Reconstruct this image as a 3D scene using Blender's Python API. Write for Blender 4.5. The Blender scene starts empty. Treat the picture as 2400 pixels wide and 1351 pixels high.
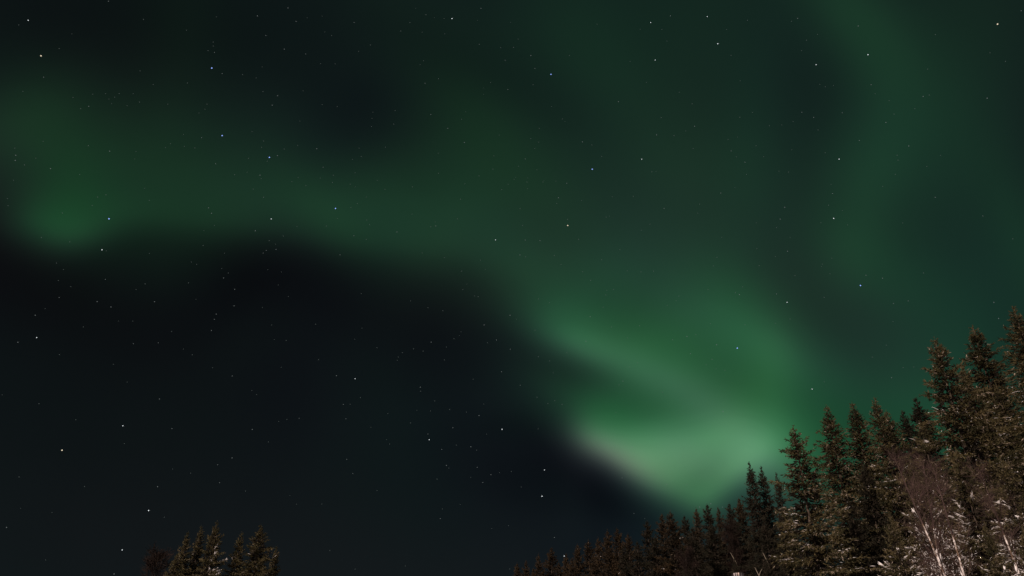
import bpy, math, random
import numpy as np
from mathutils import Vector

# ------------------------------------------------------------------ camera, sky, light
sc = bpy.context.scene
COL = sc.collection
PITCH = math.radians(29.7)          # camera looks up at the sky
FPX, CX, CY = 1937.0, 1200.0, 675.5  # focal length and centre on a 2400 wide frame
EYE = 1.6
cam_d = bpy.data.cameras.new('camera')
cam = bpy.data.objects.new('camera', cam_d)
COL.objects.link(cam)
cam_d.sensor_width = 36.0
cam_d.lens = 36.0 * FPX / 2400.0
cam_d.clip_start = 0.1
cam_d.clip_end = 12000.0
cam.location = (0, 0, EYE)
cam.rotation_euler = (math.pi / 2 + PITCH, 0, 0)
sc.camera = cam

sc.view_settings.view_transform = 'Standard'
sc.view_settings.look = 'None'
sc.view_settings.exposure = 0.0
sc.view_settings.gamma = 1.0

SUN_AZ, SUN_EL = math.radians(-36.0), math.radians(27.0)   # low warm light from behind the camera
SUN_POWER = 4.8

FWD = Vector((0, math.cos(PITCH), math.sin(PITCH)))
UPV = Vector((0, -math.sin(PITCH), math.cos(PITCH)))
RGT = Vector((1, 0, 0))

def ray(px, py):
    return FWD + RGT * ((px - CX) / FPX) + UPV * ((CY - py) / FPX)

def at(px, py, Y):
    """world point Y metres ahead on the line of sight of a photo pixel"""
    d = ray(px, py)
    return Vector((0, 0, EYE)) + d * (Y / d.y)

# aurora: brightness of the night sky as a function of direction: soft bands and rays, each
# (u, v, turn, width, height, and the log gain in red, green and blue)
AURORA_BASE = (-5.281, -4.669, -4.608)
AURORA = [
    (1.864, 1.122, 0.284, 0.264, 0.104, 0.125, 0.206, 0.204),
    (1.746, 0.963, 1.144, 0.175, 0.186, 0.288, 0.273, 0.188),
    (1.53, 0.598, -1.009, 0.135, 0.202, 0.194, 0.161, 0.251),
    (1.446, 0.045, -0.372, 0.323, 0.212, 0.065, 0.445, 0.154),
    (1.13, 0.275, -0.68, 0.088, 0.416, 0.227, 0.456, 0.162),
    (1.399, 0.82, 0.056, 0.178, 0.144, 0.042, 0.16, 0.381),
    (1.222, 0.661, 0.265, 0.136, 0.1, 0.239, -0.001, -0.026),
    (0.203, 0.403, -1.182, 0.164, 0.272, 0.161, 0.447, 0.319),
    (0.153, 0.462, -0.15, 0.093, 0.135, -0.001, 0.512, 0.103),
    (2.239, 1.079, 0.925, 0.112, 0.129, 0.169, 0.643, 0.365),
    (1.822, 1.002, 0.226, 0.267, 0.165, 0.087, 0.346, 0.16),
    (0.704, 0.492, -1.443, 0.056, 0.363, 0.338, 0.432, 0.419),
    (2.041, 0.396, -1.271, 0.212, 0.079, 0.212, 0.197, 0.215),
    (0.17, 0.836, 0.715, 0.497, 0.368, -0.283, -0.436, -0.405),
    (1.394, 1.351, 0.116, 0.129, 0.137, -0.071, -0.102, 0.013),
    (1.82, 0.989, -0.007, 0.05, 0.205, 0.302, 0.279, 0.23),
    (1.341, 0.728, -2.445, 0.064, 0.171, 0.147, 0.235, 0.19),
    (1.371, 0.983, -0.086, 0.199, 0.038, -0.53, -0.349, -0.425),
    (1.672, 1.075, 0.546, 0.052, 0.18, 0.172, 0.251, 0.05),
    (0.203, 0.085, 0.391, 0.219, 0.085, 0.034, -0.185, -0.032),
    (1.359, 0.821, -1.217, 0.032, 0.08, 0.588, 0.483, 0.546),
    (1.768, 0.351, -1.515, 0.221, 0.072, 0.178, 0.456, 0.265),
    (1.597, 1.237, -0.383, 0.112, 0.065, -0.299, -0.159, 0.079),
    (0.181, 0.56, -1.85, 0.036, 0.073, 0.624, 0.756, 0.633),
    (1.85, 0.65, -0.355, 0.284, 0.172, 0.247, 0.16, 0.085),
    (1.993, 1.361, -0.026, 0.115, 0.06, -0.121, -0.108, -0.071),
    (0.784, 0.544, 0.829, 0.123, 0.052, 0.113, 0.311, 0.097),
    (1.539, 0.953, 0.363, 0.104, 0.167, 0.155, 0.116, 0.21),
    (2.112, 0.866, -0.635, 0.102, 0.233, 0.4, 0.249, 0.293),
    (1.419, 0.178, 0.99, 0.257, 0.1, 0.31, 0.493, 0.263),
    (2.269, 0.808, 0.464, 0.149, 0.247, 0.153, 0.286, 0.253),
    (1.983, 0.014, 0.955, 0.164, 0.081, 0.558, 0.94, 0.51),
    (1.033, 0.881, -0.033, 0.122, 0.278, -0.264, -0.065, -0.104),
    (1.279, 0.734, 0.976, 0.241, 0.07, 0.237, 0.518, 0.357),
    (0.005, 0.285, 1.03, 0.073, 0.156, 0.23, 0.475, 0.226),
    (0.042, 0.348, -1.841, 0.14, 0.195, 0.477, 0.315, 0.259),
    (1.838, 0.98, -0.126, 0.18, 0.167, 0.025, 0.195, 0.223),
    (0.879, 0.717, -1.142, 0.079, 0.497, -0.252, -0.575, -0.295),
    (0.453, 0.381, 1.695, 0.113, 0.277, 0.296, 0.26, 0.32),
    (1.419, 1.052, 0.703, 0.113, 0.034, 0.814, 0.551, 0.59),
    (1.64, 0.248, -1.54, 0.456, 0.105, 0.265, 0.377, 0.193),
    (1.488, 1.108, 0.472, 0.206, 0.031, 0.517, 0.423, 0.344),
    (1.005, 0.588, 0.617, 0.065, 0.136, 0.208, 0.234, 0.114),
    (1.161, 0.419, 1.532, 0.097, 0.599, 0.252, 0.419, 0.213),
    (1.791, 1.094, 2.505, 0.051, 0.122, 0.504, 0.271, 0.395),
    (1.506, 0.871, -0.224, 0.202, 0.125, 0.084, 0.298, 0.033),
    (1.107, 1.012, -0.484, 0.09, 0.145, 0.117, -0.172, -0.025),
    (1.453, 0.547, 0.261, 0.213, 0.085, 0.189, 0.24, 0.135),
    (0.273, 0.051, -1.493, 0.134, 0.372, -0.413, -0.369, -0.465),
    (1.884, 1.056, -0.261, 0.087, 0.177, 0.168, 0.286, 0.074),
    (0.971, 0.336, -0.704, 0.231, 0.131, 0.128, 0.25, 0.04),
    (1.813, 1.278, 1.044, 0.114, 0.148, 0.01, -0.146, 0.073),
    (-0.047, 0.573, 0.44, 0.342, 0.097, -0.296, -0.783, -0.581),
    (1.698, 1.134, -0.727, 0.078, 0.03, 0.678, 0.689, 0.467),
    (2.043, 1.02, -0.648, 0.193, 0.129, 0.006, 0.263, 0.105),
    (1.995, 1.016, -0.188, 0.299, 0.158, 0.028, 0.296, -0.002),
    (1.511, 0.806, -1.395, 0.178, 0.222, 0.025, 0.312, 0.178),
    (0.083, 0.533, 0.035, 0.075, 0.041, 0.601, 1.123, 0.771),
    (1.359, 1.101, -0.918, 0.04, 0.114, -0.561, -0.897, -0.596),
    (1.532, 1.088, -0.899, 0.043, 0.198, 0.36, 0.496, 0.273),
    (1.443, 0.82, 0.441, 0.212, 0.158, 0.228, 0.488, -0.004),
    (1.59, 1.078, -0.056, 0.147, 0.081, 0.331, 0.349, 0.332),
    (0.428, 0.465, 0.512, 0.314, 0.144, 0.029, 0.477, -0.14),
    (1.374, 1.031, 0.58, 0.049, 0.125, 0.313, 0.364, 0.264),
    (2.255, 0.1, -1.213, 0.306, 0.179, 0.287, 0.642, 0.236),
    (1.922, 1.108, 0.598, 0.213, 0.154, 0.096, 0.226, 0.118),
    (1.796, 1.043, -0.952, 0.062, 0.127, 0.263, 0.177, 0.106),
    (2.087, 0.363, -0.594, 0.232, 0.112, 0.127, 0.218, 0.184),
    (1.563, 1.066, 1.291, 0.139, 0.111, 0.352, 0.256, 0.031),
    (0.538, 0.53, 0.128, 0.453, 0.039, 0.319, 0.507, 0.357),
    (2.26, 0.622, -0.429, 0.177, 0.411, 0.027, 0.295, 0.178),
    (1.209, 1.265, 0.316, 0.157, 0.166, -0.059, -0.067, 0.02),
    (1.336, 0.858, 0.357, 0.116, 0.039, -0.432, -0.901, -0.504),
    (1.36, 0.93, 0.224, 0.137, 0.148, -0.117, 0.062, -0.035),
    (1.353, 1.11, 0.09, 0.038, 0.113, 0.341, 0.349, 0.27),
    (1.468, 1.031, 0.067, 0.29, 0.054, 0.632, 0.509, 0.547),
    (0.653, 1.352, -1.405, 0.164, 0.6, 0.339, 0.068, 0.12),
    (1.377, 1.159, -1.082, 0.081, 0.184, -0.866, -1.077, -0.798),
    (1.989, 1.366, 1.373, 0.078, 0.172, -0.064, -0.07, 0.072),
    (2.033, 0.623, -1.069, 0.073, 0.144, 0.161, 0.509, 0.257),
    (1.93, 1.365, -0.245, 0.152, 0.072, 0.03, -0.041, -0.129),
    (2.006, 0.457, 0.192, 0.085, 0.164, 0.051, 0.298, 0.055),
    (1.265, 0.764, -0.598, 0.093, 0.164, 0.129, 0.269, 0.178),
    (2.342, 0.814, -0.621, 0.186, 0.272, 0.223, 0.408, 0.22),
    (2.119, 1.363, 0.096, 0.091, 0.158, 0.056, 0.038, 0.052),
    (0.836, 0.443, -1.036, 0.092, 0.28, 0.218, 0.475, 0.223),
    (2.419, 0.569, -0.422, 0.062, 0.171, 0.257, 0.544, 0.251),
    (1.095, 0.146, -1.112, 0.051, 0.179, -0.191, -0.283, -0.165),
    (1.525, 0.916, -0.509, 0.137, 0.192, 0.252, 0.14, 0.169),
    (1.356, 0.828, -0.112, 0.12, 0.073, 0.274, 0.205, 0.007),
    (1.193, 1.4, 0.71, 0.144, 0.139, 0.131, 0.028, -0.005),
    (1.66, 1.053, -1.799, 0.083, 0.153, 0.33, 0.113, 0.328),
    (0.565, 0.665, 1.049, 0.066, 0.125, -0.341, -0.73, -0.387),
    (1.533, 1.265, 0.177, 0.155, 0.039, 0.426, 0.34, 0.315),
    (1.801, 0.814, 0.445, 0.166, 0.051, 0.414, 0.382, 0.441),
    (1.555, 1.085, 0.138, 0.154, 0.05, 0.448, 0.082, 0.201),
    (0.425, 0.1, 1.662, 0.183, 0.074, 0.152, 0.298, 0.099),
    (1.052, 0.731, 1.194, 0.1, 0.127, 0.164, 0.008, -0.021),
    (0.83, 0.297, -0.574, 0.124, 0.078, -0.334, -0.492, -0.235),
    (1.518, 1.036, 1.555, 0.157, 0.108, 0.085, 0.335, 0.201),
    (1.589, 1.119, -0.313, 0.153, 0.089, 0.091, 0.368, 0.241),
    (0.714, 0.771, -1.36, 0.2, 0.094, -0.138, -0.366, -0.138),
    (1.558, 0.891, 0.504, 0.164, 0.039, 0.539, 0.19, 0.472),
    (1.751, 0.727, -0.799, 0.073, 0.135, 0.193, 0.545, 0.265)]

world = bpy.data.worlds.new('World')
sc.world = world
world.use_nodes = True
nt = world.node_tree
nt.nodes.clear()

def nd(kind, **kw):
    n = nt.nodes.new(kind)
    for k, v in kw.items():
        setattr(n, k, v)
    return n

def lk(a, b):
    nt.links.new(a, b)

def vmath(op, a, b=None, c=None):
    n = nd('ShaderNodeVectorMath', operation=op)
    for i, x in enumerate((a, b, c)):
        if x is None:
            continue
        if isinstance(x, (tuple, list, Vector)):
            n.inputs[i].default_value = tuple(x)
        else:
            lk(x, n.inputs[i])
    return n.outputs['Value'] if op == 'DOT_PRODUCT' else n.outputs['Vector']

def fmath(op, a, b=None):
    n = nd('ShaderNodeMath', operation=op)
    for i, x in enumerate((a, b)):
        if x is None:
            continue
        if isinstance(x, (int, float)):
            n.inputs[i].default_value = x
        else:
            lk(x, n.inputs[i])
    return n.outputs[0]

tc = nd('ShaderNodeTexCoord')
dirn = tc.outputs['Generated']
w_ = fmath('MAXIMUM', vmath('DOT_PRODUCT', dirn, FWD), 0.05)
u_ = fmath('ADD', fmath('MULTIPLY', fmath('DIVIDE', vmath('DOT_PRODUCT', dirn, RGT), w_), FPX / 1000), CX / 1000)
v_ = fmath('SUBTRACT', CY / 1000, fmath('MULTIPLY', fmath('DIVIDE', vmath('DOT_PRODUCT', dirn, UPV), w_), FPX / 1000))
cmb = nd('ShaderNodeCombineXYZ')
lk(u_, cmb.inputs[0]); lk(v_, cmb.inputs[1])
uv = cmb.outputs[0]
acc = tuple(AURORA_BASE)
for gi, (gu, gv, th, s1, s2, ar, ag, ab) in enumerate(AURORA):
    if gi and gi % 25 == 0:      # run the sum in blocks (keeps the shader small)
        sx = nd('ShaderNodeSeparateXYZ'); lk(acc, sx.inputs[0])
        cmb = nd('ShaderNodeCombineXYZ')
        lk(u_, cmb.inputs[0]); lk(v_, cmb.inputs[1]); lk(sx.outputs[0], cmb.inputs[2])
        uv = cmb.outputs[0]
    mp = nd('ShaderNodeMapping', vector_type='TEXTURE')
    lk(uv, mp.inputs['Vector'])
    mp.inputs['Location'].default_value = (gu, gv, 0)
    mp.inputs['Rotation'].default_value = (0, 0, th)
    mp.inputs['Scale'].default_value = (s1, s2, 1e6)
    q = vmath('DOT_PRODUCT', mp.outputs[0], mp.outputs[0])
    e = fmath('EXPONENT', fmath('MULTIPLY', q, -0.5))
    acc = vmath('MULTIPLY_ADD', (ar, ag, ab), e, acc)
# faint unevenness of the glow
nz = nd('ShaderNodeTexNoise')
nz.inputs['Scale'].default_value = 5.0
nz.inputs['Detail'].default_value = 3.0
mpn = nd('ShaderNodeMapping'); lk(uv, mpn.inputs['Vector'])
mpn.inputs['Rotation'].default_value = (0, 0, 0.35)
mpn.inputs['Scale'].default_value = (1.6, 0.6, 1)
lk(mpn.outputs[0], nz.inputs['Vector'])
f = fmath('MULTIPLY', fmath('SUBTRACT', nz.outputs[0], 0.5), 0.09)
acc = vmath('ADD', acc, f)
sp = nd('ShaderNodeSeparateXYZ'); lk(acc, sp.inputs[0])
cc = nd('ShaderNodeCombineXYZ')
for i in range(3):
    lk(fmath('EXPONENT', sp.outputs[i]), cc.inputs[i])
bg = nd('ShaderNodeBackground'); lk(cc.outputs[0], bg.inputs['Color'])
sky = nd('ShaderNodeTexSky', sky_type='NISHITA')
sky.sun_disc = False
sky.sun_elevation = SUN_EL
sky.sun_rotation = math.pi - SUN_AZ
bg2 = nd('ShaderNodeBackground'); lk(sky.outputs[0], bg2.inputs['Color'])
bg2.inputs['Strength'].default_value = 0.0001      # night: next to nothing
ads = nd('ShaderNodeAddShader'); lk(bg.outputs[0], ads.inputs[0]); lk(bg2.outputs[0], ads.inputs[1])
wo = nd('ShaderNodeOutputWorld'); lk(ads.outputs[0], wo.inputs['Surface'])

sun_d = bpy.data.lights.new('sun', 'SUN')
sun_d.energy = SUN_POWER
sun_d.angle = math.radians(0.8)
sun_d.color = (1.0, 0.80, 0.67)
sun = bpy.data.objects.new('sun', sun_d)
COL.objects.link(sun)
ldir = Vector((-math.sin(SUN_AZ) * math.cos(SUN_EL), math.cos(SUN_AZ) * math.cos(SUN_EL), -math.sin(SUN_EL)))
sun.rotation_euler = ldir.to_track_quat('-Z', 'Y').to_euler()
sun.location = (10, -30, 20)

# ------------------------------------------------------------------ helpers
def mat(name, base, rough=0.8, var=None, scale=3.0, metallic=0.0, spec=0.2, detail=3.0, stripes=None, lo=0.35, hi=0.65):
    m = bpy.data.materials.new(name); m.use_nodes = True
    t = m.node_tree; b = t.nodes['Principled BSDF']
    b.inputs['Roughness'].default_value = rough
    b.inputs['Metallic'].default_value = metallic
    b.inputs['Specular IOR Level'].default_value = spec
    if var is None:
        b.inputs['Base Color'].default_value = (*base, 1)
        return m
    n = t.nodes.new('ShaderNodeTexNoise')
    n.inputs['Scale'].default_value = scale
    n.inputs['Detail'].default_value = detail
    c = t.nodes.new('ShaderNodeTexCoord')
    mp = t.nodes.new('ShaderNodeMapping')
    if stripes: mp.inputs['Scale'].default_value = stripes
    t.links.new(c.outputs['Object'], mp.inputs[0]); t.links.new(mp.outputs[0], n.inputs['Vector'])
    r = t.nodes.new('ShaderNodeValToRGB')
    r.color_ramp.elements[0].position = lo; r.color_ramp.elements[0].color = (*base, 1)
    r.color_ramp.elements[1].position = hi; r.color_ramp.elements[1].color = (*var, 1)
    t.links.new(n.outputs[0], r.inputs[0]); t.links.new(r.outputs[0], b.inputs['Base Color'])
    return m

def mesh_from(name, V, faces, m, smooth=False):
    """V: (n,3) array; faces: (k,4) or (k,3) array, or a list of such arrays"""
    if not isinstance(faces, list):
        faces = [faces]
    faces = [f for f in faces if len(f)]
    me = bpy.data.meshes.new(name)
    nl = sum(f.size for f in faces); nf = sum(len(f) for f in faces)
    me.vertices.add(len(V)); me.loops.add(nl); me.polygons.add(nf)
    me.vertices.foreach_set('co', np.ascontiguousarray(V, dtype=np.float32).ravel())
    me.loops.foreach_set('vertex_index', np.concatenate([f.ravel() for f in faces]).astype(np.int32))
    tot = np.concatenate([np.full(len(f), f.shape[1]) for f in faces]).astype(np.int32)
    me.polygons.foreach_set('loop_start', np.concatenate([[0], np.cumsum(tot)[:-1]]).astype(np.int32))
    me.polygons.foreach_set('loop_total', tot)
    if smooth:
        me.polygons.foreach_set('use_smooth', np.ones(nf, dtype=bool))
    me.update(calc_edges=True)
    me.materials.append(m)
    return me

def join_mesh(name, parts, smooth_last=False):
    """one mesh out of (vertices, faces, material) pieces"""
    V, Fs, mats, idx, sm, o = [], [], [], [], [], 0
    for v, f, m in parts:
        V.append(v); Fs.append(f + o); o += len(v)
        if m not in mats: mats.append(m)
        idx.append(np.full(len(f), mats.index(m), np.int32)); sm.append(np.full(len(f), m is not parts[0][2]))
    me = mesh_from(name, np.concatenate(V), Fs, mats[0])
    for m in mats[1:]: me.materials.append(m)
    me.polygons.foreach_set('material_index', np.concatenate(idx))
    me.polygons.foreach_set('use_smooth', np.concatenate(sm))
    return me

def link(name, data, parent=None):
    o = bpy.data.objects.new(name, data)
    COL.objects.link(o)
    if parent: o.parent = parent
    return o

def tag(o, label=None, cat=None, group=None, kind=None):
    if label: o['label'] = label
    if cat: o['category'] = cat
    if group: o['group'] = group
    if kind: o['kind'] = kind
    return o

def unit(a):
    return a / np.maximum(np.linalg.norm(a, axis=-1, keepdims=True), 1e-9)

def tube(pts, rad, n=8):
    """tapered tube along a polyline, closed at the tip"""
    pts = np.asarray(pts, float); rad = np.asarray(rad, float); k = len(pts)
    t = unit(np.gradient(pts, axis=0))
    ref = np.array([0.31, 0.95, 0.07]) if abs(t[0] @ np.array([0.31, 0.95, 0.07])) < 0.9 else np.array([1.0, 0, 0])
    a = unit(np.cross(t, ref)); b = np.cross(t, a)
    ang = np.arange(n) * 2 * math.pi / n
    ring = pts[:, None] + rad[:, None, None] * (np.cos(ang)[None, :, None] * a[:, None] + np.sin(ang)[None, :, None] * b[:, None])
    V = ring.reshape(-1, 3)
    i = np.arange(k - 1)[:, None] * n + np.arange(n)[None]
    j = np.arange(k - 1)[:, None] * n + (np.arange(n)[None] + 1) % n
    F = np.stack([i, j, j + n, i + n], -1).reshape(-1, 4)
    return V, F

def kites(P, D, L, Wd, rng, cross=True):
    """slender leaf-shaped blades from P along D, two crossed ones each"""
    D = unit(D); n = len(P)
    rv = rng.normal(size=(n, 3))
    s = unit(np.cross(D, rv)); q = np.cross(D, s)
    L = L[:, None]; Wd = Wd[:, None]
    out = []
    for side in ((s, q) if cross else (s,)):
        m = P + D * L * 0.4
        out.append(np.stack([P, m + side * Wd, P + D * L, m - side * Wd], 1))
    V = np.concatenate(out).reshape(-1, 3)
    F = np.arange(len(V)).reshape(-1, 4)
    return V, F

def lumps(P, D, L, Wd, rng):
    """elongated soft lumps (snow) centred on P, lying along D"""
    D = unit(D); n = len(P)
    up = np.tile([0, 0, 1.0], (n, 1))
    s = unit(np.cross(D, up) + 1e-6); q = np.cross(s, D)
    L = L[:, None] * 0.5; Wd = Wd[:, None]
    hw = Wd * rng.uniform(0.7, 1.2, (n, 1)); hh = Wd * rng.uniform(0.5, 1.0, (n, 1))
    a = rng.uniform(-0.4, 0.4, (n, 1)) * L
    V = np.stack([P - D * L, P + D * L, P + D * a + s * hw, P + D * a - s * hw, P + D * a + q * hh, P + D * a - q * hh * 0.4], 1)
    f = np.array([[0, 2, 4], [2, 1, 4], [1, 3, 4], [3, 0, 4], [2, 0, 5], [1, 2, 5], [3, 1, 5], [0, 3, 5]])
    F = (np.arange(n)[:, None, None] * 6 + f[None]).reshape(-1, 3)
    return V.reshape(-1, 3), F

def cat(parts):
    V, F, o = [], [], 0
    for v, f in parts:
        V.append(v); F.append(f + o); o += len(v)
    return np.concatenate(V), np.concatenate(F)

# ------------------------------------------------------------------ materials
M_SNOW_GROUND = mat('snow_ground', (0.62, 0.64, 0.68), 0.75, (0.74, 0.75, 0.78), 0.25)
M_SNOW = mat('branch_snow', (0.66, 0.62, 0.63), 0.7, (0.80, 0.78, 0.80), 6.0)
M_BARK = mat('spruce_bark', (0.035, 0.026, 0.020), 0.95, (0.065, 0.05, 0.04), 6.0)
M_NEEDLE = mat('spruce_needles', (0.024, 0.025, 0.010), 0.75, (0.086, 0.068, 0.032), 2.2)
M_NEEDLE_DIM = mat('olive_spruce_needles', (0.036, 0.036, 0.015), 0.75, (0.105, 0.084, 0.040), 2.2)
M_NEEDLE_SHADE = mat('shade_spruce_needles', (0.010, 0.011, 0.006), 0.85, (0.024, 0.019, 0.012), 2.2)  # near-black colour stands in for light blocked from these spruces
M_NEEDLE_BROWN_DIM = mat('dimmed_brown_needles', (0.014, 0.010, 0.006), 0.85, (0.050, 0.032, 0.015), 1.1)  # brown foliage, darkened for light fading with distance
M_INNER_SHADE = mat('shade_inner_twigs', (0.010, 0.008, 0.006), 0.95, (0.022, 0.017, 0.012), 3.0)  # inner twigs coloured near-black for the shade inside the crown
M_FROST = mat('frosted_needles', (0.13, 0.10, 0.068), 0.8, (0.30, 0.25, 0.205), 4.0)
M_TWIG = mat('birch_twigs', (0.030, 0.018, 0.017), 0.85, (0.085, 0.054, 0.050), 1.6)
M_BIRCH = mat('birch_bark', (0.12, 0.08, 0.058), 0.8, (0.70, 0.64, 0.63), 5.0, stripes=(1, 1, 0.9), lo=0.47, hi=0.58)
M_PALE = mat('pale_sapling_bark', (0.14, 0.12, 0.09), 0.85, (0.24, 0.21, 0.17), 5.0)
M_REDTWIG = mat('red_brown_twigs', (0.007, 0.004, 0.003), 0.9, (0.016, 0.009, 0.007), 1.5)

# ------------------------------------------------------------------ ground
def ss(a, b, x):
    t = np.clip((x - a) / (b - a), 0, 1); return t * t * (3 - 2 * t)

def ground_h(x, y):
    x = np.asarray(x, float); y = np.asarray(y, float)
    return 4.5 * ss(34, 80, y) * ss(-12, 12, x) + 0.25 * np.sin(x * 0.13 + 1) * np.sin(y * 0.11) * ss(6, 25, np.hypot(x, y))

rr = np.concatenate([np.linspace(0, 120, 61), np.geomspace(130, 6000, 24)])
na = 120
aa = np.arange(na) * 2 * math.pi / na
gx = (rr[:, None] * np.cos(aa)).ravel(); gy = (rr[:, None] * np.sin(aa)).ravel()
i0 = np.arange(len(rr) - 1)[:, None] * na + np.arange(na)[None]
j0 = np.arange(len(rr) - 1)[:, None] * na + (np.arange(na)[None] + 1) % na
gF = np.stack([i0, i0 + na, j0 + na, j0], -1).reshape(-1, 4)
tag(link('ground', mesh_from('ground', np.stack([gx, gy, ground_h(gx, gy)], 1), gF, M_SNOW_GROUND, True)), kind='structure')

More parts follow.
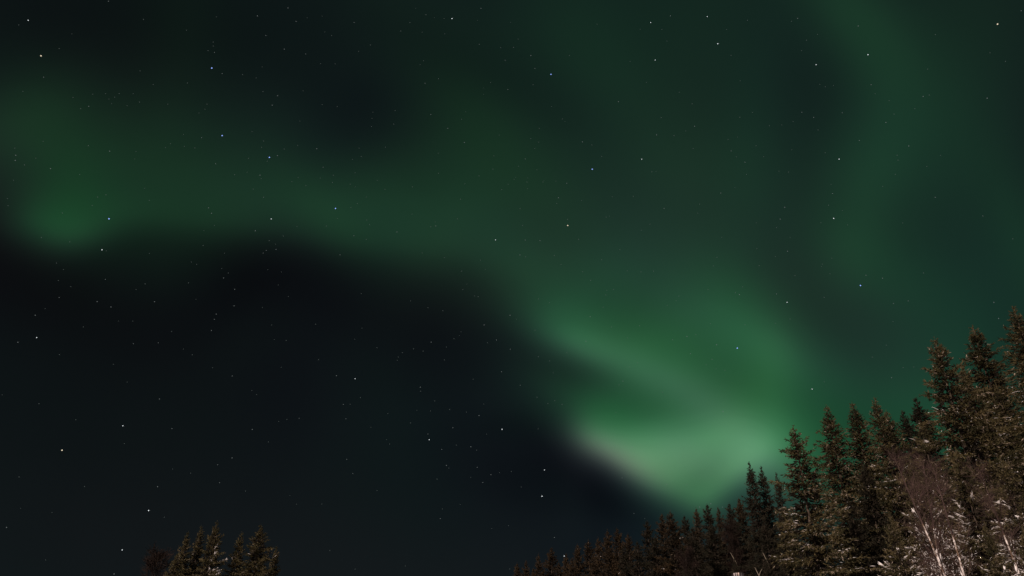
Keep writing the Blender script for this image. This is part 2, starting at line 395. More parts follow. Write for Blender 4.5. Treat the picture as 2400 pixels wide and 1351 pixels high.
# ------------------------------------------------------------------ spruce
def spruce_mesh(seed, H, needle, slope=0.30, rmax=2.4, fine=1.0, seen=7.0, snow=0.5, hang=0.6, gap=0.10, density=1.0, base=0.02, snow_side=None, frost=0.30):
    """returns trunk, crown and snow meshes; fine = size of one sprig, seen = metres below the tip built at full density"""
    rng = np.random.default_rng(seed)
    # trunk with a slight bend
    zz = np.linspace(0, H, 14)
    bend = np.cumsum(rng.normal(0, 0.012, (14, 2)) * H / 14, 0); bend -= bend[-1]
    bend *= np.linspace(1, 0.3, 14)[:, None]
    tp = np.column_stack([bend, zz])
    tV, tF = tube(tp, 0.0085 * H * (1 - zz / H) ** 0.85 + 0.008)
    trunk = mesh_from('trunk', tV, tF, M_BARK, True)
    cx = lambda z: np.stack([np.interp(z, zz, bend[:, 0]), np.interp(z, zz, bend[:, 1])], -1)
    K, S, R = [], [], []
    d = 0.08
    az = rng.uniform(0, 6.28)
    lobe = rng.uniform(0, 6.28, 3)
    while d < H * 0.93:
        near = d < seen
        whorl = rng.integers(5, 8) if d > 0.6 else rng.integers(3, 5)
        for k in range(int(round(whorl * (1.0 if near else 0.8)))):
            if rng.random() < gap: continue
            az = rng.uniform(0, 6.28) if rng.random() < 0.3 else az + 2.4
            dd = d + rng.normal(0, 0.08)
            if dd < 0.05: dd = 0.05
            r = rmax * (1 - math.exp(-(slope * dd * min(1.25, 0.72 + 0.14 * dd) + base * min(1, dd / 0.5)) * 1.12 / rmax))
            r = max(r, 0.06) * rng.choice([1.0, 1.0, 0.8, 0.6, 1.2], p=[.34, .26, .2, .1, .1]) * rng.uniform(0.85, 1.12)
            r *= 1 + 0.16 * math.sin(az + lobe[0]) * math.sin(dd * 1.3 + lobe[1])
            e0 = math.radians(np.interp(dd, [0, 0.8, 2.5, 6, 12], [46, 34, 14, -8, -24]) + rng.normal(0, 7))
            e1 = math.radians(np.interp(dd, [0, 0.8, 2.5, 6, 12], [60, 44, 20, 2, -8]) + rng.normal(0, 8))
            m = 9
            sj = np.linspace(0, 1, m)
            el = e0 + (e1 - e0) * sj ** 2 - 0.25 * np.sin(sj * math.pi) * min(1, dd / 5)
            azs = az + np.cumsum(rng.normal(0, 0.035, m))
            st = np.stack([np.cos(azs) * np.cos(el), np.sin(azs) * np.cos(el), np.sin(el)], 1)
            Lb = r / max(0.6, math.cos(0.5 * (e0 + e1)))
            if e0 > 0.15: Lb = min(Lb, (0.62 * dd + 0.03) / math.sin(e0))
            z0 = H - dd
            p0 = np.array([*cx(z0), z0])
            pl = p0 + np.vstack([[0, 0, 0], np.cumsum(st[:-1] * Lb / (m - 1), 0)])
            # twigs on both sides
            sc_ = fine * (1.0 if near else 1.9) * min(1.0, 0.55 + 0.3 * dd)
            nt_ = max(5, int(Lb / (0.032 * sc_) * density))
            s = np.sort(rng.uniform(0.03, 1.0, nt_)); s[-1] = 1.0
            fi = s * (m - 1); a = np.minimum(fi.astype(int), m - 2); fr = (fi - a)[:, None]
            P = pl[a] * (1 - fr) + pl[a + 1] * fr
            T = unit(pl[a + 1] - pl[a])
            up = np.array([0, 0, 1.0])
            side = unit(np.cross(T, up)) * rng.choice([-1, 1], nt_)[:, None]
            tl = np.minimum(0.42 * Lb * (1.04 - s) ** 0.7, 0.55) * rng.uniform(0.45, 1.15, nt_) + 0.03 * min(1.5, 0.5 + dd)
            ang = rng.uniform(0.45, 1.1, nt_)[:, None]
            droop = (-0.45 * hang * rng.uniform(0.2, 1.6, nt_) * min(1, dd / 3))[:, None]
            TD = unit(T * np.cos(ang) + side * np.sin(ang) + up * (droop + rng.normal(0.05, 0.12, nt_)[:, None]))
            # sprigs on the twigs
            ns = np.maximum(2, (tl / (0.048 * sc_)).astype(int))
            ti = np.repeat(np.arange(nt_), ns)
            q = rng.uniform(0, 1, len(ti))
            SP = P[ti] + TD[ti] * (tl[ti] * q)[:, None] + up * (-0.10 * hang * tl[ti] * q ** 2)[:, None]
            SD = TD[ti] + rng.normal(0, 0.42, (len(ti), 3)) + up * (-0.50 * hang * min(1, dd / 2.5) * rng.uniform(0, 1.7, len(ti)))[:, None]
            SL = rng.uniform(0.05, 0.13, len(ti)) * sc_
            fb = rng.random() < frost * 1.7 * min(1, dd / 1.2)
            fro = ((q < 0.5) & (s[ti] > 0.3) & (rng.random(len(ti)) < (0.65 if fb else 0.0))) | ((q > 0.8) & (rng.random(len(ti)) < frost * 0.5))
            R.append(fro)
            K.append((SP, SD, SL, SL * rng.uniform(0.10, 0.15, len(ti))))
            # the branch axis itself, clothed in needles
            nb = max(6, int(Lb / (0.030 * sc_)))
            s2 = rng.uniform(0, 1, nb); fi = s2 * (m - 1); a2 = np.minimum(fi.astype(int), m - 2); fr = (fi - a2)[:, None]
            BP = pl[a2] * (1 - fr) + pl[a2 + 1] * fr
            BD = unit(pl[a2 + 1] - pl[a2]) + rng.normal(0, 0.5, (nb, 3))
            BL = rng.uniform(0.08, 0.16, nb) * sc_
            R.append(np.zeros(nb, bool))
            K.append((BP, BD, BL, BL * 0.14))
            # snow caught on the upper side
            if snow > 0 and near and (snow_side is None or math.cos(az - snow_side) > 0.55):
                low = ss(0.6, 3.8, dd)
                if rng.random() < snow * 0.5 * low:
                    nsn = int(Lb * rng.uniform(3, 9) * snow) + 1
                    s3 = np.clip(rng.normal(rng.uniform(0.55, 0.95), 0.20, nsn), 0.1, 1)
                    fi = s3 * (m - 1); a3 = np.minimum(fi.astype(int), m - 2); fr = (fi - a3)[:, None]
                    NP = pl[a3] * (1 - fr) + pl[a3 + 1] * fr + up * 0.035
                    NP = NP + rng.normal(0, 0.02, NP.shape)
                    S.append((NP, unit(pl[a3 + 1] - pl[a3]) + rng.normal(0, .12, NP.shape), rng.uniform(0.08, 0.30, nsn), rng.uniform(0.006, 0.018, nsn)))
                nf = rng.poisson(6.0 * snow * low ** 1.5 * Lb)
                if nf:
                    pick = rng.integers(0, nt_, nf)
                    NP = P[pick] + TD[pick] * (tl[pick] * rng.uniform(0.2, 1, nf))[:, None] + up * 0.02
                    S.append((NP, TD[pick] + rng.normal(0, .2, NP.shape), rng.uniform(0.04, 0.11, nf), rng.uniform(0.005, 0.012, nf)))
        d += rng.uniform(0.15, 0.27) * (1 + 0.13 * d) * (1.0 if near else 1.6) * (0.6 if d < 1.0 else 1)
    # leader
    nl = int(80 / fine)
    zl = H - rng.uniform(-0.10, 0.9, nl)
    LP = np.column_stack([cx(zl), zl]); LD = rng.normal(0, 0.55, (nl, 3)) + [0, 0, 1.0]
    LL = rng.uniform(0.07, 0.13, nl) * min(1.3, fine) * np.clip(0.5 + (H - zl), 0.5, 1)
    K.append((LP, LD, LL, LL * 0.14)); R.append(np.zeros(nl, bool))
    # short inner shoots that hide the trunk
    ni = int(1500 * min(seen, H) / fine ** 1.5 / 7)
    di = rng.uniform(0.25, min(seen * 1.2, H * 0.9), ni); ai = rng.uniform(0, 6.28, ni); ri = rng.uniform(0.02, 0.30, ni) * np.minimum(1, 0.25 + di / 2.5)
    IP = np.column_stack([cx(H - di) + np.stack([np.cos(ai), np.sin(ai)], 1) * ri[:, None], H - di])
    ID = np.column_stack([np.cos(ai), np.sin(ai), rng.normal(-0.1, 0.5, ni)]) + rng.normal(0, .4, (ni, 3))
    IL = rng.uniform(0.12, 0.26, ni) * fine * np.minimum(1, 0.35 + di / 3)
    P, D, L, W = [np.concatenate(x) for x in zip(*K)]
    R = np.concatenate(R)
    pieces_in = (*kites(IP, ID, IL, IL * 0.15, rng), M_INNER_SHADE)
    pieces = [(*kites(P[~R], D[~R], L[~R], W[~R], rng), needle)]
    pieces.append(pieces_in)
    if R.any(): pieces.append((*kites(P[R], D[R], L[R], W[R] * 0.9, rng), M_FROST))
    if S:
        P, D, L, W = [np.concatenate(x) for x in zip(*S)]
        pieces.append((*lumps(P, D, L, W, rng), M_SNOW))
    return dict(H=H, trunk=trunk, crown=join_mesh('crown', pieces))

def put_tree(kind, proto, tip, Y, label, group, width=1.0, turn=0.0, cat_='tree', lean=(0, 0)):
    p = at(tip[0], tip[1], Y)
    bx, by = p.x + lean[0], p.y + lean[1]
    g = float(ground_h(bx, by))
    h = p.z - g + 0.1
    e = link(kind, None)
    e.empty_display_size = 0.5
    e.location = (bx, by, g - 0.1)
    s = h / proto['H']
    e.scale = (s * width, s * width, s)
    e.rotation_euler = (0, 0, turn)
    if lean != (0, 0):
        v = Vector((-lean[0], -lean[1], h))
        e.rotation_euler = (Vector((0, 0, 1)).rotation_difference(v.normalized()).to_matrix() @ e.rotation_euler.to_matrix()).to_euler()
    tag(e, label, cat_, group)
    link('trunk', proto['trunk'], e)
    c = link('crown', proto['crown'], e)
    return e

# near kinds, about the height they are used at
NEAR = {
    'olive': spruce_mesh(11, 11.5, M_NEEDLE, 0.27, 2.2, 1.0, 6.5, 0.8, 0.9, 0.06, base=0.10),
    'open': spruce_mesh(12, 12.5, M_NEEDLE, 0.36, 2.6, 1.0, 8.0, 0.8, 0.6, 0.16),
    'tall': spruce_mesh(13, 13.5, M_NEEDLE, 0.31, 2.5, 1.0, 8.5, 0.65, 0.7, 0.10),
    'slim': spruce_mesh(14, 13.5, M_NEEDLE, 0.30, 2.0, 1.0, 6.5, 0.25, 0.6, 0.10),
    'snowy': spruce_mesh(15, 9.5, M_NEEDLE, 0.33, 2.2, 0.95, 5.0, 2.8, 0.7, 0.10),
    'dark': spruce_mesh(16, 14.0, M_NEEDLE_SHADE, 0.29, 2.2, 1.15, 6.5, 0.0, 0.5, 0.12, frost=0.0),  # shade is put into the needle colour of this kind
    'left': spruce_mesh(17, 13.0, M_NEEDLE_DIM, 0.32, 2.2, 1.15, 4.5, 0.3, 0.7, 0.10, frost=0.12),
    'ledge': spruce_mesh(18, 13.0, M_NEEDLE_DIM, 0.32, 2.2, 1.15, 4.5, 3.2, 0.7, 0.10, snow_side=-0.35, frost=0.12),
}
FAR = [spruce_mesh(31 + i, 14.0, M_NEEDLE_BROWN_DIM, 0.34, 2.0, 1.35, 5.0, sn, 0.5, 0.12, base=0.05, frost=0.02) for i, sn in enumerate((0.0, 0.0, 0.3, 0.0))]
FAR_SHADE = spruce_mesh(41, 14.0, M_NEEDLE_SHADE, 0.34, 2.1, 1.35, 5.0, 0.0, 0.5, 0.12, base=0.05, frost=0.0)  # far spruce with the shade put into its needle colour

# (kind, tip pixel, metres ahead, width, turn, label)
near_trees = [
    ('olive', (1860, 1005), 24.0, 1.25, 0.4, 'bushy olive spruce before the green glow, left end of the tall lit trees'),
    ('slim', (1937, 956), 30.0, 1.15, 2.0, 'slim spruce with a brown pointed tip, close behind the bushy olive spruce'),
    ('slim', (1998, 948), 30.5, 1.2, 4.1, 'spruce with a dark shaded foot right of the slim pointed spruce'),
    ('tall', (2050, 936), 27.0, 1.0, 1.2, 'spruce with a thin bare leader, left of the small black spruces'),
    ('slim', (2078, 968), 28.5, 1.1, 5.2, 'short topped brown spruce crowded against the thin leader spruce'),
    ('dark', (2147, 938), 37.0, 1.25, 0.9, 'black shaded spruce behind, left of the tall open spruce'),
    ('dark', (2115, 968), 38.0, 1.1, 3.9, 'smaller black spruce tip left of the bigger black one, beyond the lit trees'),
    ('olive', (2156, 994), 26.0, 0.95, 3.0, 'lit spruce in front of the two black spruces, below the tall open one'),
    ('open', (2191, 798), 23.0, 1.15, 0.2, 'tall open spruce with spreading brown branches and two leaning tips'),
    ('open', (2256, 858), 24.5, 0.9, 2.6, 'spruce with a broken shoulder top between the two tallest right-hand spruces'),
    ('tall', (2280, 768), 26.5, 1.3, 4.4, 'dense dark topped spruce with a long sharp tip near the right edge'),
    ('tall', (2375, 724), 22.5, 1.25, 0.7, 'tallest spruce, brown tip cut by the right edge of the picture'),
    ('olive', (2335, 905), 25.0, 1.0, 1.9, 'shorter spruce filling the gap left of the tallest spruce'),
    ('tall', (2450, 760), 25.0, 1.0, 3.2, 'spruce mostly outside the right edge, only its left branches showing'),
    ('snowy', (2135, 1085), 21.0, 1.0, 0.5, 'low snow-flecked spruce behind the birch stems, left one'),
    ('snowy', (2240, 1055), 20.5, 1.0, 2.4, 'snow-flecked spruce in the middle of the birch twigs'),
    ('snowy', (2345, 1075), 19.5, 1.0, 4.0, 'heavily snowed spruce below the tallest spruce, behind the rightmost birch'),
    ('snowy', (2085, 1205), 19.5, 0.9, 5.5, 'small snowy spruce at the bottom edge, left of the birch stems'),
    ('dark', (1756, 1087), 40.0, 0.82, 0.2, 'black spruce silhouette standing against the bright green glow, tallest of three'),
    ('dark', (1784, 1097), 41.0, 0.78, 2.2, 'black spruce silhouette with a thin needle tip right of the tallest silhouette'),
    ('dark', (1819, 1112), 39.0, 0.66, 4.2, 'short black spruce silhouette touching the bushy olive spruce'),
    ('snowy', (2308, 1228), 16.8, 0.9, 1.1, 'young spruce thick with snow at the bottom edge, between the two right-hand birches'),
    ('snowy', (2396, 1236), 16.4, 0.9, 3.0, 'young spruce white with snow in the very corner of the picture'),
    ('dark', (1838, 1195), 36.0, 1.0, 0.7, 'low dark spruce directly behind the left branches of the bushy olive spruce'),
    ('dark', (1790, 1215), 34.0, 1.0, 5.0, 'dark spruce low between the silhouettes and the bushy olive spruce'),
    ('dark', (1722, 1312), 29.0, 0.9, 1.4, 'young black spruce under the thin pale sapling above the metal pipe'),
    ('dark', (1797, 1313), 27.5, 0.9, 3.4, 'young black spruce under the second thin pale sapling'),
    ('dark', (2022, 1085), 27.0, 1.0, 1.0, 'added near-black spruce in place of the shade right of the bushy olive spruce'),  # added tree, its dark colour replaces shade below the slim spruces
    ('dark', (1988, 1165), 26.0, 0.9, 2.9, 'low near-black spruce added for the shade at the right foot of the bushy olive spruce'),  # also added for that shade
]
G_NEAR = 'tall spruces at the right'
for k, tip, Y, wd, tr, lab in near_trees:
    put_tree('spruce_tree', NEAR[k], tip, Y, lab, G_NEAR, wd, tr)

left_trees = [
    ((508, 1226), 45.0, 1.0, 0.0, 'pointed spruce with white snow ledges on its right side, tallest of the left clump'),
    ((472, 1236), 47.0, 0.8, 1.7, 'thin brown-tipped spruce just left of the snow-ledged spruce'),
    ((440, 1250), 46.0, 0.9, 2.9, 'dim spruce with feathery top at the left of the clump'),
    ((414, 1300), 46.0, 0.8, 4.0, 'low dark spruce at the outer left foot of the clump'),
    ((567, 1251), 46.0, 0.85, 5.0, 'narrow dark spruce right of the gap in the clump'),
    ((611, 1233), 45.5, 1.35, 0.9, 'broad round-topped spruce at the right of the left clump'),
    ((648, 1284), 47.0, 0.8, 2.2, 'low thin spruce at the outer right foot of the left clump'),
]
for i, (tip, Y, wd, tr, lab) in enumerate(left_trees):
    put_tree('spruce_tree', NEAR['ledge' if i == 0 else 'left'], tip, Y, lab, 'spruce clump at the lower left', wd, tr)

ORD = ('first second third fourth fifth sixth seventh eighth ninth tenth eleventh twelfth thirteenth fourteenth '
       'fifteenth sixteenth seventeenth eighteenth nineteenth twentieth').split()
back = [(1212, 1321, .8), (1233, 1317, .8), (1262, 1301, .75), (1292, 1287, 1.15), (1327, 1300, .75), (1353, 1277, .85),
        (1379, 1268, 1.1), (1402, 1262, .8), (1423, 1245, .9), (1446, 1241, .9), (1472, 1252, .9), (1516, 1224, 1.0),
        (1551, 1208, 1.0), (1571, 1201, 1.1), (1604, 1212, .95), (1631, 1192, .7), (1657, 1185, .9), (1683, 1192, .7),
        (1709, 1183, .9), (1732, 1171, .9)]
for i, (x, y, wd) in enumerate(back):
    Y = 66 + 7 * math.sin(i * 2.3) - 0.4 * i
    put_tree('spruce_tree', FAR_SHADE if i in (11, 14, 16, 18) else FAR[(i * 3 + i // 4) % 4] if i != 6 else FAR[2], (x, y), Y, 'dim brown spruce, ' + ORD[i] + ' tip from the left along the distant row', 'distant row of brown spruces', wd, i * 1.7)
front = [(1250, 1335, .9), (1310, 1322, 1.0), (1340, 1312, 1.0), (1392, 1300, 1.0), (1428, 1286, 1.0), (1462, 1282, 1.0), (1493, 1272, 1.0),
         (1535, 1262, 1.1), (1580, 1240, 1.1), (1622, 1240, 1.1), (1668, 1232, 1.1), (1722, 1222, 1.1)]
for i, (x, y, wd) in enumerate(front):
    Y = 57 + 3 * math.sin(i * 1.9) - 0.6 * i
    put_tree('spruce_tree', FAR_SHADE if i >= 5 else FAR[(i * 2 + 1) % 4], (x, y), Y, 'low dark brown spruce, ' + ORD[i] + ' from the left in the front of the distant row', 'low brown spruces before the distant row', wd, i * 2.1 + 1)  # right part of the row takes the shade-coloured trees

# ------------------------------------------------------------------ bare birches
def birch_mesh(seed, H, spread, twig_mat, bark_mat, n_br=60, tw=110, first=0.3, snow=0.5, thick=0.0045, r0=0.055, white=1.0):
    rng = np.random.default_rng(seed)
    zz = np.linspace(0, H, 16)
    bend = np.cumsum(rng.normal(0, 0.02, (16, 2)) * H / 16, 0); bend -= bend[-1]; bend *= np.linspace(1, 0, 16)[:, None]
    tp = np.column_stack([bend, zz])
    V, F = tube(tp, r0 * (1 - zz / H) ** 0.8 + 0.005)
    up_ = (F[:, 0] // 8) >= int(15 * white)
    trunk = join_mesh('trunk', [(V, F[~up_], bark_mat), (V, F[up_], twig_mat)] if white < 1 else [(V, F, bark_mat)])
    B, K, S = [], [], []
    for b in range(n_br):
        h = H * (first + (0.98 - first) * rng.random() ** 0.9)
        L = spread * (1.1 - h / H) ** 0.6 * rng.uniform(0.6, 1.2)
        az = rng.uniform(0, 6.28); m = 8
        el = np.radians(rng.uniform(45, 68)) - 0.4 * np.linspace(0, 1, m) ** 2 + np.cumsum(rng.normal(0, .06, m))
        azs = az + np.cumsum(rng.normal(0, .1, m))
        st = np.stack([np.cos(azs) * np.cos(el), np.sin(azs) * np.cos(el), np.sin(el)], 1)
        p0 = np.array([np.interp(h, zz, bend[:, 0]), np.interp(h, zz, bend[:, 1]), h])
        pl = p0 + np.vstack([[0, 0, 0], np.cumsum(st[:-1] * L / (m - 1), 0)])
        B.append(tube(pl, 0.012 * (1 - np.linspace(0, 1, m) * 0.85) * (0.5 + L / 3), 4))
        s = rng.uniform(0.15, 1, tw); fi = s * (m - 1); a = np.minimum(fi.astype(int), m - 2); fr = (fi - a)[:, None]
        P = pl[a] * (1 - fr) + pl[a + 1] * fr
        D = unit(pl[a + 1] - pl[a]) * 0.9 + rng.normal(0, 0.5, (tw, 3)) + [0, 0, 0.15]
        TL = rng.uniform(0.2, 0.65, tw) * (0.5 + 0.5 * L / spread)
        K.append((P, D, TL, np.full(tw, thick)))
        # second order
        D = unit(D)
        P2 = np.repeat(P, 3, 0) + np.repeat(D * TL[:, None], 3, 0) * rng.uniform(0.2, 0.9, (tw * 3, 1))
        D2 = np.repeat(D, 3, 0) + rng.normal(0, 0.5, (tw * 3, 3)) - [0, 0, 0.1]
        K.append((P2, D2, rng.uniform(0.10, 0.32, tw * 3), np.full(tw * 3, thick * 0.75)))
        if snow and h < 0.75 * H:
            k = rng.integers(4, 12); pk = rng.integers(0, len(P2), k)
            S.append((P2[pk], D2[pk], rng.uniform(.04, .12, k), rng.uniform(.004, .012, k)))
    if snow:
        k = int(26 * snow); h = rng.uniform(0.25, 0.74, k) * H
        P = np.column_stack([np.interp(h, zz, bend[:, 0]), np.interp(h, zz, bend[:, 1]), h]) + rng.normal(0, .025, (k, 3)) + [0, -0.03, 0]
        S.append((P, np.tile([0, 0, 1.0], (k, 1)) + rng.normal(0, .15, (k, 3)), rng.uniform(.10, .34, k), rng.uniform(.014, .032, k)))
    P, D, L, W = [np.concatenate(x) for x in zip(*K)]
    kV, kF = kites(P, D, L, W, rng, cross=False)
    V, F = cat(B + [(kV, kF)])
    pieces = [(V, F, twig_mat)]
    if S:
        P, D, L, W = [np.concatenate(x) for x in zip(*S)]
        pieces.append((*lumps(P, D, L, W, rng), M_SNOW))
    return dict(H=H, trunk=trunk, crown=join_mesh('crown', pieces))

BIRCH = [birch_mesh(51 + i, 8.5, 1.35, M_TWIG, M_BIRCH, 36, 22, 0.56, 0.8, 0.0020, 0.046, 0.86) for i in range(3)]
def put_birch(proto, mid, low, Y, over, label, turn):
    """stem passes through the two photo pixels at Y metres; over = metres of crown above the upper one"""
    a, b = at(*mid, Y), at(*low, Y)
    d = (a - b).normalized()
    tip = a + d * over
    g0 = float(ground_h(b.x, b.y))
    base = b - d * ((b.z - g0) / d.z) - d * 0.1
    L = (tip - base).length
    e = link('birch_tree', None)
    e.location = base
    e.scale = (L / proto['H'],) * 3
    q = Vector((0, 0, 1)).rotation_difference(d)
    e.rotation_euler = (q.to_matrix() @ __import__('mathutils').Matrix.Rotation(turn, 3, 'Z')).to_euler()
    tag(e, label, 'tree', 'bare birches at the lower right')
    link('trunk', proto['trunk'], e)
    c = link('crown', proto['crown'], e)
put_birch(BIRCH[0], (2148, 1195), (2212, 1345), 18.0, 1.2, 'bare birch with a thick leaning white stem, leftmost of the birches', 0.5)
put_birch(BIRCH[1], (2183, 1205), (2206, 1345), 18.2, 1.2, 'bare birch with a straighter stem meeting the leftmost one at the bottom edge', 2.0)
put_birch(BIRCH[2], (2221, 1215), (2258, 1345), 17.6, 1.1, 'bare birch with snow in a fork of its stem, alone in the middle', 4.0)
put_birch(BIRCH[0], (2338, 1215), (2388, 1345), 17.5, 1.1, 'bare birch with an orange-brown stem nearest the right edge', 5.2)

# a dim leafless tree left of the left clump
BUSH = birch_mesh(61, 11.0, 2.8, M_REDTWIG, M_BARK, 60, 50, 0.35, 0.0, 0.010)
put_tree('leafless_tree', BUSH, (372, 1302), 50.0, 'dim red-brown leafless tree left of the spruce clump', 'leafless trees', 1.0, 0.4)
put_tree('leafless_tree', BUSH, (1710, 1240), 52.0, 'reddish leafless tree among the dark spruces below the bright glow', 'leafless trees', 0.7, 2.4)
put_tree('leafless_tree', BUSH, (1606, 1300), 46.0, 'low reddish leafless tree at the bottom edge before the brown spruces', 'leafless trees', 0.7, 4.4)

# pale leaning bare saplings in front of the dark spruces
def sapling(p_top, p_low, Y, label, fork=None):
    a, b = at(*p_top, Y), at(*p_low, Y)
    d = (a - b).normalized(); g = float(ground_h(b.x, b.y))
    base = Vector((b.x - d.x * 2.0, b.y, g - 0.05))
    pts = [base, base.lerp(b, 0.5) + Vector((0.03, 0, 0)), b, a]
    e = link('bare_sapling', None); e.location = base
    V, F = tube([tuple(p - base) for p in pts[:3]], [0.03, 0.020, 0.013], 6)
    V2, F2 = tube([tuple(b - base), tuple(b.lerp(a, .5) - base), tuple(a - base)], [0.013, 0.011, 0.006], 6)
    tag(e, label, 'sapling', 'pale bare saplings')
    link('stem', join_mesh('stem', [(V, F, M_BARK), (V2, F2, M_PALE)]), e)
    for fp in (fork or []):
        c = at(*fp, Y)
        V, F = tube([tuple(b - base), tuple(b.lerp(c, .5) - base + Vector((0, 0, .02))), tuple(c - base)], [0.012, 0.010, 0.005], 5)
        link('twig', mesh_from('twig', V, F, M_PALE, True), e)
sapling((1712, 1296), (1726, 1320), 32.0, 'thin pale leaning sapling just above the shiny metal pipe')
sapling((1788, 1296), (1800, 1320), 30.0, 'thin pale leaning sapling right of the shiny metal pipe')
sapling((1769, 1330), (1779, 1350), 29.0, 'forked pale sapling low at the bottom edge beside the metal pipe', [(1786, 1334)])

# ------------------------------------------------------------------ steel flue pipe whose rim shows at the bottom edge
M_STEEL = mat('reflection_striped_steel', (0.10, 0.07, 0.055), 0.42, (0.26, 0.24, 0.25), 9.0, metallic=1.0, spec=0.5, stripes=(3, 3, 0.05))  # brown and grey stripes paint the reflections on the pipe
pc = at(1729, 1344.5, 14.0); rp = 0.098
pe = link('flue_pipe', None); pe.location = (pc.x, pc.y, float(ground_h(pc.x, pc.y)) - 0.05)
tag(pe, 'shiny steel flue pipe whose rim just shows at the bottom edge', 'pipe')
ph = pc.z - pe.location.z
def lathe(prof, n=96, glint_ribs=0.0):
    prof = np.array(prof); an = np.arange(n) * 2 * math.pi / n
    rb = 1 + glint_ribs * np.cos(an * 12)  # ribs added to break the sheen into striped highlights
    V = np.stack([prof[:, 0, None] * np.cos(an) * rb, prof[:, 0, None] * np.sin(an) * rb, np.repeat(prof[:, 1, None], n, 1)], -1).reshape(-1, 3)
    i = np.arange(len(prof) - 1)[:, None] * n + np.arange(n); j = np.arange(len(prof) - 1)[:, None] * n + (np.arange(n) + 1) % n
    return V, np.stack([i, j, j + n, i + n], -1).reshape(-1, 4)
V, F = lathe([(rp * .93, 0), (rp * .93, ph - 0.16)], glint_ribs=0.035); link('pipe', mesh_from('pipe', V, F, M_STEEL, True), pe)
V, F = lathe([(rp * .94, ph - .16), (rp, ph - .155), (rp, ph - .012), (rp * .985, ph), (rp * .93, ph), (rp * .91, ph - .012), (rp * .91, ph - .35), (0.001, ph - .36)], glint_ribs=0.035)
link('rim', mesh_from('rim', V, F, M_STEEL, True), pe)

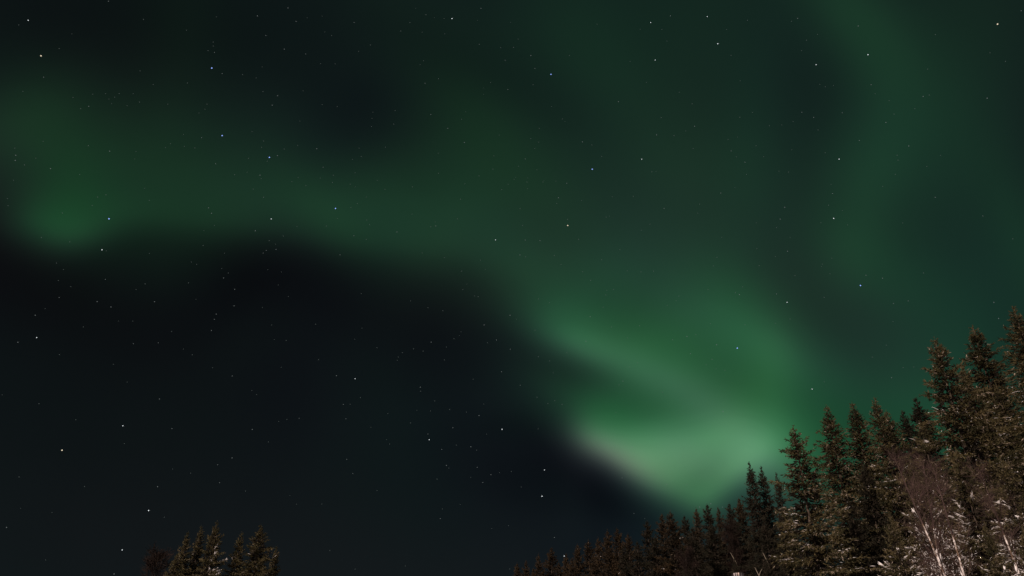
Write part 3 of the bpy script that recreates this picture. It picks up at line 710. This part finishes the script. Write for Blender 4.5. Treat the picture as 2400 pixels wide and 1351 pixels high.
# ------------------------------------------------------------------ stars (very far away, too many to count)
# tiles of star places: (x offset, y offset, bright, middling, faint)
STARS = [
(0,0,[(198,144),(288,394),(1489,480),(1562,955),(1894,1108)],[(763,10),(1810,113),(2025,57),(1999,347),(1508,370),(1562,519),(2150,381),(1869,251),(307,544),(624,749),(111,1093),(107,1129),(355,1187),(771,1064),(1417,970),(1517,1153),(1951,1095),(2227,1047),(1914,741),(1828,1233),(2272,1177),(2082,152),(1951,675)],[(132,177),(161,644),(416,343),(505,240),(172,1161),(1009,138),(1311,213),(1522,120),(1499,297),(1500,325),(1463,358),(1318,585),(1077,595),(985,500),(838,659),(807,684),(766,698),(937,660),(981,719),(893,744),(785,730),(742,660),(652,664),(513,687),(567,765),(1180,734),(1455,734),(1398,796),(1441,770),(1844,472),(1706,526),(1801,549),(2131,640),(2265,737),(2371,751),(2109,852),(1849,645),(2265,115),(2160,127),(2285,226),(2331,251),(2357,451),(2254,449),(1289,947),(1296,1030),(1198,1012),(1164,1040),(1370,1042),(1855,993),(1839,1037),(1879,1135),(1998,1049),(948,1119),(956,1067),(1649,1230),(1836,1258),(2097,1249),(2344,1234),(2151,1306),(2338,1284),(2253,1254),(2052,1278),(1780,1331),(1017,1326),(560,1228),(621,1026),(303,995),(252,1114),(95,1269),(1737,1212),(1747,1115),(1772,927),(2093,1024),(104,1043)]),
(800,0,[(778,132),(1474,524),(1764,1191),(2175,160),(2207,424),(2112,1121)],[(982,60),(595,105),(970,313),(1210,334),(1152,425),(1333,392),(1361,483),(2314,113),(2216,950),(629,806),(865,1003),(748,904),(1171,631),(589,587),(683,555),(1293,1119),(90,159),(1696,999),(1948,716),(1585,1290)],[(524,60),(653,126),(722,132),(568,228),(727,239),(418,220),(957,145),(1190,159),(1121,336),(1243,276),(482,160),(554,457),(578,428),(122,362),(204,317),(1050,582),(1001,664),(998,621),(875,788),(845,840),(378,779),(368,874),(222,790),(216,833),(212,890),(125,1043),(310,1036),(1332,975),(1360,1045),(1387,1001),(1573,855),(1554,838),(1391,904),(1477,750),(1348,598),(1604,391),(2030,432),(2145,581),(2249,828),(2376,650),(2339,955),(2254,208),(2102,208),(2290,290),(1798,172),(1072,1097),(1066,1191),(968,1238),(1375,1196),(1312,1252),(1305,1282),(1227,1248),(1214,1262),(1309,1328),(1173,1297),(1128,1334),(683,1220),(682,1078),(500,1315),(252,1268),(97,1216),(97,1315),(62,1296),(307,1332),(140,1102),(78,1122),(1509,1274),(1425,1269),(1418,1281),(1761,1020),(1831,1102),(2184,1209),(2212,1206),(1110,952),(1244,1171),(869,1294)]),
(1600,0,[(173,118),(247,309),(2214,171),(938,456),(1303,386),(1100,1120)],[(1234,184),(1325,597),(838,791),(921,827),(2141,692),(2380,77),(341,1062),(438,1142),(1590,1028),(808,130),(1242,989),(84,889),(1691,679),(1122,795),(1429,862),(456,144)],[(308,208),(765,151),(948,243),(871,284),(836,358),(1003,612),(965,595),(1060,602),(777,856),(697,880),(610,886),(952,915),(319,982),(386,965),(516,1026),(377,1104),(569,1102),(449,1227),(745,1211),(677,1204),(367,1321),(74,1045),(22,922),(67,731),(402,825),(492,791),(1777,245),(1722,487),(2161,372),(2270,433),(1632,766),(1486,803),(1452,709),(1734,670),(1514,1127),(1508,1093),(1717,1171),(1813,1094),(1495,1227),(1407,1311),(1002,1075),(1043,1298),(767,1054),(1353,660),(340,391),(404,569)]),
(0,450,[(766,190),(1907,191),(2359,117),(258,1025),(717,408)],[(1854,38),(1466,112),(1795,274),(1850,431),(1941,406),(1872,412),(2391,443),(741,616),(416,743),(683,772),(780,810),(1086,773),(248,868),(126,1058),(937,1068),(1520,860),(1507,897),(1487,975),(1572,606),(1650,686),(1646,802),(1113,1062),(1633,1295),(1487,151),(2366,1293)],[(745,21),(686,37),(648,96),(438,149),(52,47),(57,97),(291,321),(491,352),(747,415),(1050,433),(1345,494),(1383,510),(1325,640),(1021,647),(957,687),(498,667),(397,501),(446,546),(410,624),(318,822),(834,909),(934,909),(586,950),(1207,982),(1290,1106),(1352,1146),(1494,1237),(1977,1234),(1928,1039),(2012,1045),(2240,1180),(2219,931),(1883,548),(1978,564),(1956,655),(2028,736),(1937,368),(1893,343),(1992,311),(1428,377),(1434,273),(1507,237),(1559,539),(1605,571),(2088,244),(2294,241),(1050,60),(797,1213),(418,1145),(894,1338),(1911,936),(1845,814),(1378,757),(2373,187),(1578,432)]),
(800,450,[(1084,338),(97,1314),(1592,237)],[(1293,339),(391,282),(1256,444),(1397,343),(664,240),(1186,868),(1004,936),(1091,1042),(1188,1107),(1126,1265),(631,1057),(2269,117),(1750,878),(88,309),(1527,42),(1720,1051),(2330,1041),(1979,1331)],[(838,52),(497,157),(199,231),(175,334),(1296,457),(1545,512),(979,481),(725,463),(568,430),(845,558),(1013,545),(1257,119),(1690,61),(1904,36),(2053,32),(1591,193),(2110,271),(2170,227),(1958,406),(1830,478),(2010,556),(2107,564),(2195,558),(1697,562),(1753,623),(1915,685),(1867,692),(1860,724),(1386,753),(1463,780),(1841,812),(2096,941),(1899,951),(2010,1027),(2082,1202),(2027,1232),(962,737),(936,732),(854,687),(883,649),(609,815),(714,836),(487,767),(140,716),(145,958),(94,1036),(251,1096),(508,1104),(575,1120),(429,1131),(400,1162),(394,1184),(739,1091),(725,1182),(792,1033),(829,1012),(842,985),(927,1318),(1362,973),(1385,1159),(1465,1189),(1490,1273),(1586,1132),(1230,896),(1028,1062),(629,246),(817,190),(661,213),(180,198),(112,82),(67,111),(175,37),(1274,236),(1498,448),(1668,334),(2354,766),(2373,733),(2291,799),(1515,82),(1886,171),(1862,178)]),
(1600,450,[(384,1099),(1250,659),(1062,187),(734,777)],[(268,9),(1054,12),(2111,170),(660,718),(718,109),(686,192),(737,418),(1289,587),(1405,608),(2221,891),(2188,777),(1776,39),(1482,785),(1586,767),(399,723),(239,1075),(1468,1307),(30,1017),(55,1138)],[(107,150),(118,86),(517,219),(660,251),(972,217),(1025,94),(1123,131),(1159,233),(275,320),(241,460),(216,520),(522,400),(651,455),(538,519),(982,508),(976,526),(1035,577),(995,742),(178,686),(371,709),(422,668),(194,926),(438,933),(93,1004),(206,1178),(165,1217),(235,1245),(297,1254),(653,924),(755,894),(1479,913),(1432,1078),(1333,1162),(1550,1235),(1625,1231),(1694,571),(1547,219),(2321,331),(755,320),(790,590),(996,1335),(1049,467)]),
(0,900,[(436,467),(864,295),(859,1168),(1045,891)],[(1121,107),(1209,315),(1632,521),(1531,569),(1544,695),(802,1337),(46,1010),(1774,321),(1108,723),(2103,242)],[(274,140),(533,252),(875,421),(134,655),(146,875),(366,905),(320,1239),(1155,938),(1960,264),(1771,47),(1804,76),(2017,250),(1887,409),(1726,754),(2038,786),(2086,846),(2319,1172),(1214,599),(594,722),(15,78),(1340,628),(2263,845)]),
(800,900,[(618,393),(1130,320),(1411,791),(1428,606),(1567,1211)],[(555,24),(14,145),(32,246),(609,353),(968,223),(784,309),(911,443),(995,694),(1258,10),(955,587),(739,574),(706,461),(2287,706),(2043,445),(1498,1080),(696,948),(1052,639),(38,531),(81,631)],[(62,144),(134,97),(327,208),(208,305),(318,394),(339,424),(487,275),(627,191),(762,181),(879,199),(531,186),(808,431),(952,467),(756,593),(673,670),(910,658),(1111,624),(1195,616),(1265,726),(836,848),(711,880),(251,750),(97,1303),(450,1281),(1184,1302),(1058,1017),(1175,998),(1376,95),(1500,119),(1452,139),(1552,145),(1384,316),(1931,203),(1952,8),(2258,61),(2122,606),(2057,912),(2133,947),(1022,353),(1002,142),(558,52),(656,121),(1974,661)]),
(1600,900,[(910,37)],[(120,867),(198,843),(279,867),(284,195)],[(30,707),(10,450)])]
BLUE = {(1489,480),(1562,955),(1894,1108),(1474,524),(1764,1191),(384,1099),(1250,659),(766,190),(2359,117)}
WARM = {(2214,171),(436,467),(1592,237),(288,394)}
def star_mat(name, col, s):
    m = bpy.data.materials.new(name); m.use_nodes = True
    t = m.node_tree; t.nodes.clear()
    e = t.nodes.new('ShaderNodeEmission'); o = t.nodes.new('ShaderNodeOutputMaterial')
    e.inputs['Color'].default_value = (*col, 1); e.inputs['Strength'].default_value = s
    t.links.new(e.outputs[0], o.inputs[0])
    m.cycles.emission_sampling = 'NONE'
    return m
SM = [star_mat('star_bright', (0.9, 0.97, 1.0), 1.0), star_mat('star_middling', (0.85, 0.95, 0.95), 0.18), star_mat('star_faint', (0.8, 0.95, 0.9), 0.13),
      star_mat('star_blue', (0.28, 0.42, 1.0), 1.3), star_mat('star_warm', (1.0, 0.85, 0.62), 0.9)]
DIST = 3000.0
octa = np.array([[1, 0, 0], [-1, 0, 0], [0, 1, 0], [0, -1, 0], [0, 0, 1], [0, 0, -1]], float)
of = np.array([[0, 2, 4], [2, 1, 4], [1, 3, 4], [3, 0, 4], [2, 0, 5], [1, 2, 5], [3, 1, 5], [0, 3, 5]])
sV, sF, sMi = [], [], []
srng = random.Random(4)
for ox, oy, *cl in STARS:
    for k, lst in enumerate(cl):
        for (x, y) in lst:
            d = ray(ox + x / 3, oy + y / 3).normalized() * DIST
            r = (1.9, 1.5, 1.2)[k] * srng.uniform(0.85, 1.15)
            mi = k
            if (x, y) in BLUE: mi, r = 3, 2.6
            if (x, y) in WARM: mi, r = 4, 2.6
            sF.append(of + 6 * len(sV)); sV.append(octa * r + np.array([d.x, d.y, d.z + EYE])); sMi += [mi] * 8
me = mesh_from('stars', np.concatenate(sV), np.concatenate(sF), SM[0])
for m in SM[1:]: me.materials.append(m)
me.polygons.foreach_set('material_index', np.array(sMi, dtype=np.int32))
tag(link('stars', me), 'tiny white, blue and yellowish stars scattered over the whole night sky', 'stars', kind='stuff')
